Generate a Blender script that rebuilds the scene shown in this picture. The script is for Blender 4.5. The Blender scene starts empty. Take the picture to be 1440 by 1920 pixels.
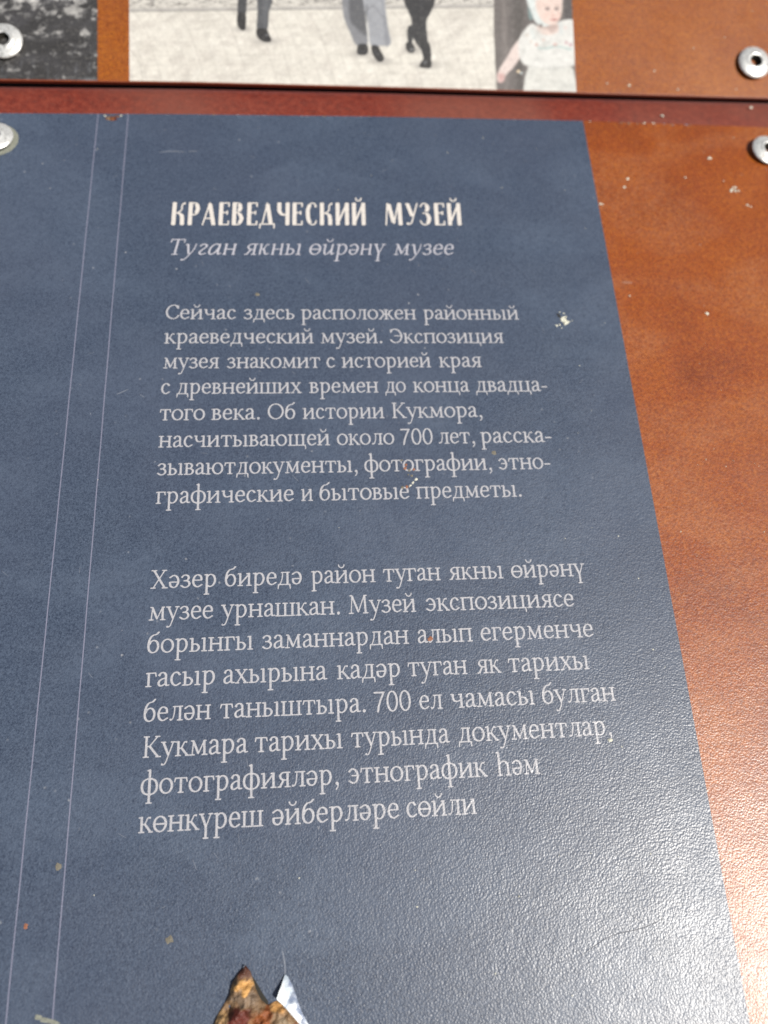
import bpy, math, random
import numpy as np
from mathutils import Matrix, Vector
random.seed(7); np.random.seed(7)
SC = bpy.context.scene
COL = SC.collection
MM = 0.001

# ------------------------------------------------------------------ frame of the sign
# the lower panel lies in the plane z = 0 of the sign's own frame (x right, y up the panel, z out of it);
# the whole sign leans back like a lectern, and the upper panel leans forward a little more
TILT = math.radians(25)
SIGN = Matrix.Rotation(TILT, 4, 'X')
UP_ANGLE = math.radians(16)
UPPER = SIGN @ Matrix.Translation((0, 90 * MM, 0)) @ Matrix.Rotation(UP_ANGLE, 4, 'X')

# ------------------------------------------------------------------ camera
cam = bpy.data.cameras.new('camera')
camo = bpy.data.objects.new('camera', cam); COL.objects.link(camo)
CR = Matrix(((0.995697, 0.021427, -0.090156), (-0.051421, 0.937123, -0.34519), (0.077091, 0.34834, 0.934193)))
CP = Vector((40.667, -129.312, 188.729)) * MM
camo.matrix_world = SIGN @ (Matrix.Translation(CP) @ CR.to_4x4())
cam.sensor_fit = 'HORIZONTAL'; cam.sensor_width = 36; cam.lens = 36
cam.clip_start = 0.005; cam.clip_end = 1000
cam.dof.use_dof = True; cam.dof.focus_distance = 0.186; cam.dof.aperture_fstop = 11.5
SC.camera = camo

# ------------------------------------------------------------------ sun and sky
SUN_P = Vector((112, -52, 188.7))                 # towards the sun, in the sign's frame
sd = (SIGN.to_3x3() @ SUN_P).normalized()
sun = bpy.data.lights.new('sun', 'SUN'); sun.energy = 4.9; sun.angle = math.radians(0.53); sun.color = (1, 0.95, 0.88)
suno = bpy.data.objects.new('sun', sun); COL.objects.link(suno)
suno.rotation_euler = sd.to_track_quat('Z', 'Y').to_euler()
suno.location = sd * 3
w = bpy.data.worlds.new('World'); SC.world = w; w.use_nodes = True
nt = w.node_tree; nt.nodes.clear()
sky = nt.nodes.new('ShaderNodeTexSky'); sky.sky_type = 'NISHITA'; sky.sun_disc = False
sky.sun_elevation = math.asin(sd.z); sky.sun_rotation = math.atan2(sd.x, sd.y)
# unseen white cloud added over the clear sky for its reflection in the panels
tcw = nt.nodes.new('ShaderNodeTexCoord')
cn = nt.nodes.new('ShaderNodeTexNoise'); cn.inputs['Scale'].default_value = 1.6; cn.inputs['Detail'].default_value = 5
cn.inputs['Roughness'].default_value = .55
cmp_ = nt.nodes.new('ShaderNodeMapping'); cmp_.inputs['Location'].default_value = (0.3, 1.7, 0.4); cmp_.inputs['Scale'].default_value = (1, 1, 1.8)
nt.links.new(tcw.outputs['Generated'], cmp_.inputs[0]); nt.links.new(cmp_.outputs[0], cn.inputs['Vector'])
cr = nt.nodes.new('ShaderNodeMapRange'); cr.inputs['From Min'].default_value = .55; cr.inputs['From Max'].default_value = .63
nt.links.new(cn.outputs['Fac'], cr.inputs['Value'])
cmix = nt.nodes.new('ShaderNodeMix'); cmix.data_type = 'RGBA'
sx = nt.nodes.new('ShaderNodeSeparateXYZ'); nt.links.new(tcw.outputs['Generated'], sx.inputs[0])
hz = nt.nodes.new('ShaderNodeMapRange'); hz.inputs['From Min'].default_value = 0; hz.inputs['From Max'].default_value = .12
nt.links.new(sx.outputs['Z'], hz.inputs['Value'])
cm = nt.nodes.new('ShaderNodeMath'); cm.operation = 'MULTIPLY'; nt.links.new(cr.outputs[0], cm.inputs[0]); nt.links.new(hz.outputs[0], cm.inputs[1])
nt.links.new(cm.outputs[0], cmix.inputs[0]); nt.links.new(sky.outputs[0], cmix.inputs[6]); cmix.inputs[7].default_value = (14, 14, 14.5, 1)
bg = nt.nodes.new('ShaderNodeBackground'); bg.inputs['Strength'].default_value = 0.05
wo = nt.nodes.new('ShaderNodeOutputWorld')
nt.links.new(cmix.outputs[2], bg.inputs[0]); nt.links.new(bg.outputs[0], wo.inputs[0])
SC.view_settings.view_transform = 'Standard'; SC.view_settings.look = 'None'
SC.view_settings.gamma = 1; SC.view_settings.exposure = 0.1
SC.view_settings.use_curve_mapping = False

# ------------------------------------------------------------------ helpers
def lin(r, g, b):
    f = lambda c: (c / 255) / 12.92 if c / 255 <= .04045 else ((c / 255 + .055) / 1.055) ** 2.4
    return (f(r), f(g), f(b), 1)

def mesh_obj(name, verts, faces, mat, parent=None, smooth=False, loc=None):
    me = bpy.data.meshes.new(name)
    me.from_pydata([(x * MM, y * MM, z * MM) for x, y, z in verts], [], faces)
    me.update()
    if smooth: me.polygons.foreach_set('use_smooth', [True] * len(me.polygons))
    if mat: me.materials.append(mat)
    o = bpy.data.objects.new(name, me); COL.objects.link(o)
    if parent: o.parent = parent
    if loc: o.location = Vector(loc) * MM
    return o

def thing(name, label, cat, M, group=None):
    o = bpy.data.objects.new(name, None); COL.objects.link(o)
    o.matrix_world = M; o.empty_display_size = .02
    o['label'] = label; o['category'] = cat
    if group: o['group'] = group
    return o

class N:
    """small node graph helper"""
    def __init__(s, name):
        s.m = bpy.data.materials.new(name); s.m.use_nodes = True
        s.t = s.m.node_tree; s.t.nodes.clear()
        s.out = s.t.nodes.new('ShaderNodeOutputMaterial')
        s.b = s.t.nodes.new('ShaderNodeBsdfPrincipled')
        s.t.links.new(s.b.outputs[0], s.out.inputs[0])
        tc = s.t.nodes.new('ShaderNodeTexCoord')
        mp = s.t.nodes.new('ShaderNodeVectorMath'); mp.operation = 'SCALE'; mp.inputs['Scale'].default_value = 1000
        s.t.links.new(tc.outputs['Object'], mp.inputs[0]); s.v = mp.outputs[0]      # coordinates in millimetres
    def link(s, a, b): s.t.links.new(a, b)
    def set(s, sock, val):
        i = s.b.inputs[sock]
        if isinstance(val, bpy.types.NodeSocket): s.link(val, i)
        else: i.default_value = val
    def noise(s, scale, detail=2, rough=.5, dist=0, off=(0, 0, 0), stretch=None):
        n = s.t.nodes.new('ShaderNodeTexNoise'); n.inputs['Scale'].default_value = scale
        n.inputs['Detail'].default_value = detail; n.inputs['Roughness'].default_value = rough
        n.inputs['Distortion'].default_value = dist
        mp = s.t.nodes.new('ShaderNodeMapping'); mp.inputs['Location'].default_value = off
        if stretch: mp.inputs['Scale'].default_value = stretch[:3]; mp.inputs['Rotation'].default_value = (0, 0, stretch[3])
        s.link(s.v, mp.inputs[0]); s.link(mp.outputs[0], n.inputs['Vector'])
        return n.outputs['Fac']
    def voro(s, scale, feat='F1'):
        n = s.t.nodes.new('ShaderNodeTexVoronoi'); n.inputs['Scale'].default_value = scale; n.feature = feat
        s.link(s.v, n.inputs['Vector']); return n
    def ramp(s, fac, stops, interp='LINEAR'):
        r = s.t.nodes.new('ShaderNodeValToRGB'); r.color_ramp.interpolation = interp
        el = r.color_ramp.elements
        while len(el) > 1: el.remove(el[-1])
        el[0].position = stops[0][0]; el[0].color = stops[0][1]
        for p, c in stops[1:]:
            e = el.new(p); e.color = c
        s.link(fac, r.inputs[0]); return r.outputs[0]
    def gray(s, fac, a, b, x0=0., x1=1.):
        m = s.t.nodes.new('ShaderNodeMapRange')
        m.inputs['From Min'].default_value = a; m.inputs['From Max'].default_value = b
        m.inputs['To Min'].default_value = x0; m.inputs['To Max'].default_value = x1
        s.link(fac, m.inputs['Value']); return m.outputs[0]
    def math(s, op, a, b=None):
        m = s.t.nodes.new('ShaderNodeMath'); m.operation = op
        for i, v in enumerate((a, b)):
            if v is None: continue
            if isinstance(v, bpy.types.NodeSocket): s.link(v, m.inputs[i])
            else: m.inputs[i].default_value = v
        return m.outputs[0]
    def mix(s, fac, a, b, mode='MIX'):
        m = s.t.nodes.new('ShaderNodeMix'); m.data_type = 'RGBA'; m.blend_type = mode
        for i, v in ((0, fac), (6, a), (7, b)):
            if isinstance(v, bpy.types.NodeSocket): s.link(v, m.inputs[i])
            else: m.inputs[i].default_value = v
        return m.outputs[2]
    def bump(s, h, strength, dist, normal=None):
        b = s.t.nodes.new('ShaderNodeBump'); b.inputs['Strength'].default_value = strength
        b.inputs['Distance'].default_value = dist * MM
        s.link(h, b.inputs['Height'])
        if normal: s.link(normal, b.inputs['Normal'])
        return b.outputs[0]

def coat(n, relief=1.0, rough=.44, cw=.45):
    """the orange-peel textured clear layer all printed surfaces share"""
    big = n.noise(.035, 2, .5)
    mid = n.noise(.35, 3, .6)
    g1 = n.noise(1.5, 2, .6)
    vg = n.voro(2.2, 'SMOOTH_F1'); vg.inputs['Smoothness'].default_value = .35; g2 = vg.outputs['Distance']
    g3 = n.noise(4.2, 2, .6, off=(3, 9, 1))
    h = n.math('ADD', n.math('ADD', n.math('MULTIPLY', g1, .3), n.math('MULTIPLY', g2, -.5)), n.math('MULTIPLY', g3, .2))
    nb = n.bump(mid, 1, .05 * relief)
    nn = n.bump(h, 1, .092 * relief, nb)
    n.set('Normal', nn)
    n.set('Roughness', n.gray(n.noise(.09, 4, .6, off=(7, 1, 0)), .3, .7, rough - .06, rough + .06))
    n.set('IOR', 1.5); n.set('Coat Weight', cw); n.set('Coat Roughness', .3); n.set('Coat IOR', 1.5); n.set('Coat Normal', nn)

def speckle(n, col, dark, light, amt=.5, specks=True):
    """print grain, rubbed cloudiness, painted reflection bands and sparse pale pin-pricks"""
    g = n.noise(2.5, 3, .85, off=(1, 2, 3))
    c = n.mix(n.gray(g, .37, .63), dark, light)
    c = n.mix(amt, col, c)
    cl = n.noise(.22, 5, .65, dist=.6, off=(11, 4, 2))
    c = n.mix(n.gray(cl, .52, .78, 0, .22), c, light)
    bl = n.noise(.021, 3, .5, dist=.7, off=(0.3, 1.7, 0.4), stretch=(1, 1.7, 1, .6))  # pale diagonal bands: blurred reflections painted into the print colour
    n.bloom = n.gray(bl, .48, .6)  # mask of the painted reflection bands
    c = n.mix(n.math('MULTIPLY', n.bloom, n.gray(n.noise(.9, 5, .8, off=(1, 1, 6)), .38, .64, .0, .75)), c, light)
    c = n.mix(n.gray(n.noise(1.0, 4, .75, off=(6, 1, 6)), .46, .64, 0, .3), c, light)
    if specks:
        v = n.voro(.34); 
        d = n.gray(n.math('ADD', v.outputs['Distance'], n.math('MULTIPLY', n.noise(4, 2), .16)), .10, .22, 1, 0)
        sel = n.t.nodes.new('ShaderNodeSeparateColor'); n.link(v.outputs['Color'], sel.inputs[0])
        pick = n.math('MULTIPLY', n.gray(sel.outputs[0], .6, .64), n.gray(n.noise(.04, 2, off=(8, 8, 8)), .45, .6, .1, 1))
        c = n.mix(n.math('MULTIPLY', n.math('MULTIPLY', d, pick), n.math('MULTIPLY', sel.outputs[1], .6)), c, lin(205, 205, 205))
    return c

# ------------------------------------------------------------------ materials
def mat_blue():
    n = N('blue_print')
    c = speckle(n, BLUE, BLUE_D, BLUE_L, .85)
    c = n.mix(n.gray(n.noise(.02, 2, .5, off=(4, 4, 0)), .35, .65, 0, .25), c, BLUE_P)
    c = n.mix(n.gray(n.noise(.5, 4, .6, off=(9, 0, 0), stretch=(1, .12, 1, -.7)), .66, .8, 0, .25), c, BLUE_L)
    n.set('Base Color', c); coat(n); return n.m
def mat_orange(name, a, b, c_, bloom=.4):  # bloom: strength of the painted reflection bands
    n = N(name)
    f = n.math('ADD', n.math('MULTIPLY', n.noise(.03, 3, .55, dist=.4, off=(2, 0, 0)), .62), n.math('MULTIPLY', n.noise(.55, 5, .75), .38))  # broad mottling; its contrast also paints in dappled light and shade
    c = n.ramp(f, [(.34, a), (.48, b), (.63, c_)])
    g = n.noise(3.0, 3, .8)
    c = n.mix(n.gray(g, .40, .62, .0, .8), c, (a[0] * .5, a[1] * .42, a[2] * .5, 1))
    c = n.mix(n.gray(n.noise(2.4, 3, .8, off=(5, 5, 5)), .52, .66, 0, .5), c, (min(c_[0] * 1.35, .8), c_[1] * 1.6, c_[2] * 2.5, 1))
    bl = n.noise(.021, 3, .5, dist=.7, off=(0.3, 1.7, 0.4), stretch=(1, 1.7, 1, .6))  # the same reflected-light bands, painted in pale orange
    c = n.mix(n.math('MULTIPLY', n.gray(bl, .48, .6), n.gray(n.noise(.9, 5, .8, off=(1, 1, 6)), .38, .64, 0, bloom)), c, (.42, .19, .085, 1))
    c = n.mix(n.gray(n.noise(1.15, 4, .75, off=(8, 3, 1)), .44, .6, 0, .55), c, (a[0] * .55, a[1] * .5, a[2] * .5, 1))
    c = n.mix(n.gray(n.noise(1.3, 4, .75, off=(2, 8, 5)), .5, .66, 0, .5), c, (c_[0] * 1.1, c_[1] * 1.35, c_[2] * 2, 1))
    n.set('Base Color', c); coat(n, .9); return n.m
def mat_text(name, col, amt=.35):
    n = N(name)
    g = n.noise(3, 3, .85)
    c = n.mix(n.gray(g, .35, .68, 0, amt), col, lin(98, 106, 126))
    c = n.mix(n.gray(n.noise(1.1, 3, .7, off=(3, 3, 0)), .58, .74, 0, .55), c, lin(104, 112, 132))
    n.set('Base Color', c); coat(n); return n.m
def mat_band():
    n = N('red_brown_primer')
    f = n.noise(.5, 5, .7)
    c = n.ramp(f, [(.3, lin(78, 18, 8)), (.5, lin(108, 32, 16)), (.7, lin(130, 54, 34))])
    c = n.mix(n.gray(n.noise(2.6, 4, .7, off=(2, 7, 0)), .45, .75, 0, .6), c, lin(150, 94, 76))
    c = n.mix(n.gray(n.noise(.02, 1, .5, off=(6, 0, 0)), .4, .6, 0, .45), c, lin(124, 78, 64))
    n.set('Base Color', c); coat(n, .9, .55, .05); return n.m
def mat_attr(name):
    n = N(name)
    a = n.t.nodes.new('ShaderNodeAttribute'); a.attribute_name = 'print'
    g = n.noise(4.5, 3, .7)
    c = n.mix(n.gray(g, .36, .64, 0, .22), a.outputs['Color'], lin(138, 132, 122))
    c = n.mix(n.gray(n.noise(.9, 5, .75, off=(4, 1, 1)), .55, .75, 0, .3), c, lin(206, 203, 196))
    c = n.mix(1, c, (.86, .86, .86, 1), 'MULTIPLY')
    n.set('Base Color', c); coat(n, .9); return n.m
def mat_metal():
    n = N('rivet_aluminium')
    n.set('Metallic', .55)
    c = n.ramp(n.noise(.9, 4, .65), [(.3, lin(176, 174, 168)), (.5, lin(226, 226, 222)), (.75, lin(244, 244, 240))])
    n.set('Base Color', c)
    n.set('Roughness', n.gray(n.noise(1.8, 4, .6), .3, .7, .28, .5))
    n.set('Normal', n.bump(n.noise(1.2, 4, .6), 1, .05)); return n.m
def mat_plain(name, col, rough=.7, var=.3, scale=2., b=.05, metal=0):
    n = N(name)
    c = n.mix(n.gray(n.noise(scale, 4, .65), .3, .7, 0, var), col, (col[0] * .35, col[1] * .35, col[2] * .35, 1))
    n.set('Base Color', c); n.set('Roughness', rough); n.set('Metallic', metal)
    n.set('Normal', n.bump(n.noise(scale * 1.5, 4, .6), 1, b)); return n.m
def mat_rust():
    n = N('rust')
    f = n.noise(.26, 5, .6, dist=.8, off=(2.2, 4.1, 0))
    c = n.ramp(f, [(.32, lin(52, 14, 8)), (.42, lin(84, 26, 12)), (.455, lin(128, 78, 40)), (.50, lin(84, 44, 26)), (.545, lin(160, 118, 66)), (.60, lin(104, 90, 80)), (.68, lin(150, 132, 108))])
    c = n.mix(n.gray(n.noise(2.2, 4, .7), .5, .75, 0, .3), c, lin(88, 30, 14))
    n.set('Base Color', c); n.set('Roughness', n.gray(n.noise(.8, 3), .3, .7, .35, .8))
    n.set('Normal', n.bump(n.noise(.9, 5, .65), 1, .45)); return n.m
BLUE, BLUE_D, BLUE_L, BLUE_P = (0.0371, 0.0549, 0.0953, 1), (0.0149, 0.0239, 0.0467, 1), (0.0816, 0.1081, 0.1571, 1), (0.0574, 0.0678, 0.1046, 1)
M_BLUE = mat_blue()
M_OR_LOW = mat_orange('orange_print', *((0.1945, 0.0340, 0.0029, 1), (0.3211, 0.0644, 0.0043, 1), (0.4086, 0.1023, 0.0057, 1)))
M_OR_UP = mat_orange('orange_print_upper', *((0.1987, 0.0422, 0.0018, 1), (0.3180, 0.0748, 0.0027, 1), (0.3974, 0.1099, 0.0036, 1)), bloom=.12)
M_TITLE = mat_text('title_ink', lin(214, 207, 198), .2)
M_TEXT = mat_text('text_ink', lin(184, 182, 183), .45)
M_ITAL = mat_text('subtitle_ink', lin(186, 184, 190), .4)
M_RULE = mat_text('rule_ink', lin(124, 124, 142), .4)
M_BAND = mat_band()
M_PHOTO = mat_attr('photo_print')
M_METAL = mat_metal()
M_DARK = mat_plain('rivet_hole_dark', (.02, .018, .012, 1), .8)
M_FRAME = mat_plain('frame_steel', (.035, .02, .014, 1), .8)
M_EDGE = mat_plain('panel_edge', lin(140, 66, 44), .5, .6, 1.2)
M_CHIP = mat_plain('bare_chip', lin(216, 214, 196), .6, .25, 3, .1)
M_CHIPT = mat_plain('tan_chip', lin(118, 112, 98), .6, .3, 3, .1)
M_CHIPO = mat_plain('orange_chip', lin(150, 98, 72), .6, .3, 3, .1)
M_STAIN = mat_plain('pale_stain', lin(140, 142, 130), .6, .6, 1.2)
M_SCR = mat_plain('fine_crack', lin(84, 88, 98), .6, .6, 2)
def mat_painted(name, rough, b):
    n = N(name)
    a = n.t.nodes.new('ShaderNodeAttribute'); a.attribute_name = 'print'
    c = n.mix(n.gray(n.noise(2.6, 4, .75), .45, .7, 0, .45), a.outputs['Color'], lin(60, 34, 22) if b > .2 else lin(120, 130, 150))
    n.set('Base Color', c); n.set('Roughness', n.gray(n.noise(.8, 3), .3, .7, rough - .12, rough + .12))
    n.set('Normal', n.bump(n.noise(1.3, 4, .65), 1, b)); return n.m
M_RUST = mat_rust()
M_RUSTP = mat_painted('burst_rust', .55, .3)
M_FILMP = mat_painted('torn_film_painted', .38, .12)
M_FILM = mat_plain('torn_film', lin(176, 184, 190), .4, .35, 1.2, .5)
M_PAPER = mat_plain('pale_stain_and_highlight_soft', lin(124, 130, 142), .6, .5, 2)

# ------------------------------------------------------------------ outline mesher (inside where the field is negative)
def mesh_field(F, xs, ys):
    """marching squares over the corner grid F[j, i]; runs of full cells are merged"""
    V = []; P = []
    ins = F < 0
    full = ins[:-1, :-1] & ins[1:, :-1] & ins[:-1, 1:] & ins[1:, 1:]
    anyi = ins[:-1, :-1] | ins[1:, :-1] | ins[:-1, 1:] | ins[1:, 1:]
    def add(pts):
        k = len(V); V.extend(pts); P.append(tuple(range(k, k + len(pts))))
    for j in range(full.shape[0]):
        i = 0; n = full.shape[1]
        row = full[j]
        while i < n:
            if row[i]:
                k = i
                while k < n and row[k]: k += 1
                add([(xs[i], ys[j]), (xs[k], ys[j]), (xs[k], ys[j + 1]), (xs[i], ys[j + 1])]); i = k
            else: i += 1
    for j, i in zip(*np.nonzero(anyi & ~full)):
        c = [(xs[i], ys[j], F[j, i]), (xs[i + 1], ys[j], F[j, i + 1]), (xs[i + 1], ys[j + 1], F[j + 1, i + 1]), (xs[i], ys[j + 1], F[j + 1, i])]
        pts = []
        for q in range(4):
            a, b = c[q], c[(q + 1) % 4]
            if a[2] < 0: pts.append((a[0], a[1]))
            if (a[2] < 0) != (b[2] < 0):
                t = a[2] / (a[2] - b[2]); pts.append((a[0] + t * (b[0] - a[0]), a[1] + t * (b[1] - a[1])))
        if len(pts) >= 3: add(pts)
    return V, P

def smooth_pts(p, closed=False, n=7):
    p = [np.array(q, float) for q in p]; m = len(p); out = []
    for i in range(m if closed else m - 1):
        if closed: a, b, c, d = p[(i - 1) % m], p[i], p[(i + 1) % m], p[(i + 2) % m]
        else: a, b, c, d = p[max(i - 1, 0)], p[i], p[i + 1], p[min(i + 2, m - 1)]
        for k in range(n):
            t = k / n
            out.append(.5 * ((2 * b) + (c - a) * t + (2 * a - 5 * b + 4 * c - d) * t * t + (3 * b - a - 3 * c + d) * t ** 3))
    out.append(p[0] if closed else p[-1])
    return out

def seg_dist(X, Y, pts):
    D = np.full(X.shape, 1e9)
    for (x0, y0), (x1, y1) in zip(pts[:-1], pts[1:]):
        dx, dy = x1 - x0, y1 - y0; L = dx * dx + dy * dy + 1e-12
        t = np.clip(((X - x0) * dx + (Y - y0) * dy) / L, 0, 1)
        D = np.minimum(D, np.hypot(X - x0 - t * dx, Y - y0 - t * dy))
    return D

def stroke_field(X, Y, pts, a, b, ang):
    """pen stroke with an elliptical nib: half widths a and b, long axis at ang"""
    c, s = math.cos(ang), math.sin(ang)
    T = lambda x, y: ((x * c + y * s) / a, (-x * s + y * c) / b)
    XX, YY = T(X, Y)
    return seg_dist(XX, YY, [T(q[0], q[1]) for q in pts]) - 1

def poly_sdf(X, Y, pts):
    pts = list(pts)
    D = seg_dist(X, Y, pts + [pts[0]])
    inside = np.zeros(X.shape, bool)
    for (x0, y0), (x1, y1) in zip(pts, pts[1:] + [pts[0]]):
        if y0 == y1: continue
        cr = ((Y > min(y0, y1)) & (Y <= max(y0, y1)) & (X < (Y - y0) / (y1 - y0) * (x1 - x0) + x0))
        inside ^= cr
    return np.where(inside, -D, D)

# ------------------------------------------------------------------ lettering: a book face drawn with a broad nib (x-height = 10)
# ops: n = nib polyline, N = nib curve, O = closed nib curve, t / T = thin line / curve, d = dot
def st(x, y0=.35, y1=9.6, top='L', bot='B', w=1.75):
    o = [('n', [(x, y0), (x, y1)])]
    if top: o.append(('t', [(x - (w if top in 'LB' else 0), y1 + (-.25 if top == 'L' else 0)), (x + (w if top in 'RB' else 0), y1)]))
    if bot: o.append(('t', [(x - (w if bot in 'LB' else 0), y0), (x + (w if bot in 'RB' else 0), y0)]))
    return o
def oval(cx, rx=4., cy=5., ry=4.65):
    return [('O', [(cx + rx * math.cos(k * math.pi / 6), cy + ry * math.sin(k * math.pi / 6)) for k in range(12)])]
BREVE = lambda x: [('T', [(x - 2.3, 14.2), (x - 1.6, 12.7), (x, 12.0), (x + 1.6, 12.7), (x + 2.3, 14.2)]), ('d', x - 2.2, 13.9, .55), ('d', x + 2.2, 13.9, .55)]
I_ = st(2.4, bot='B') + st(9.2) + [('t', [(2.6, 1.5), (9, 8.6)]), ('t', [(2.6, 1.9), (9, 9.)])]
SER = lambda x, y, w=1.5: [('t', [(x - w, y), (x + w, y)])]
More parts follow.
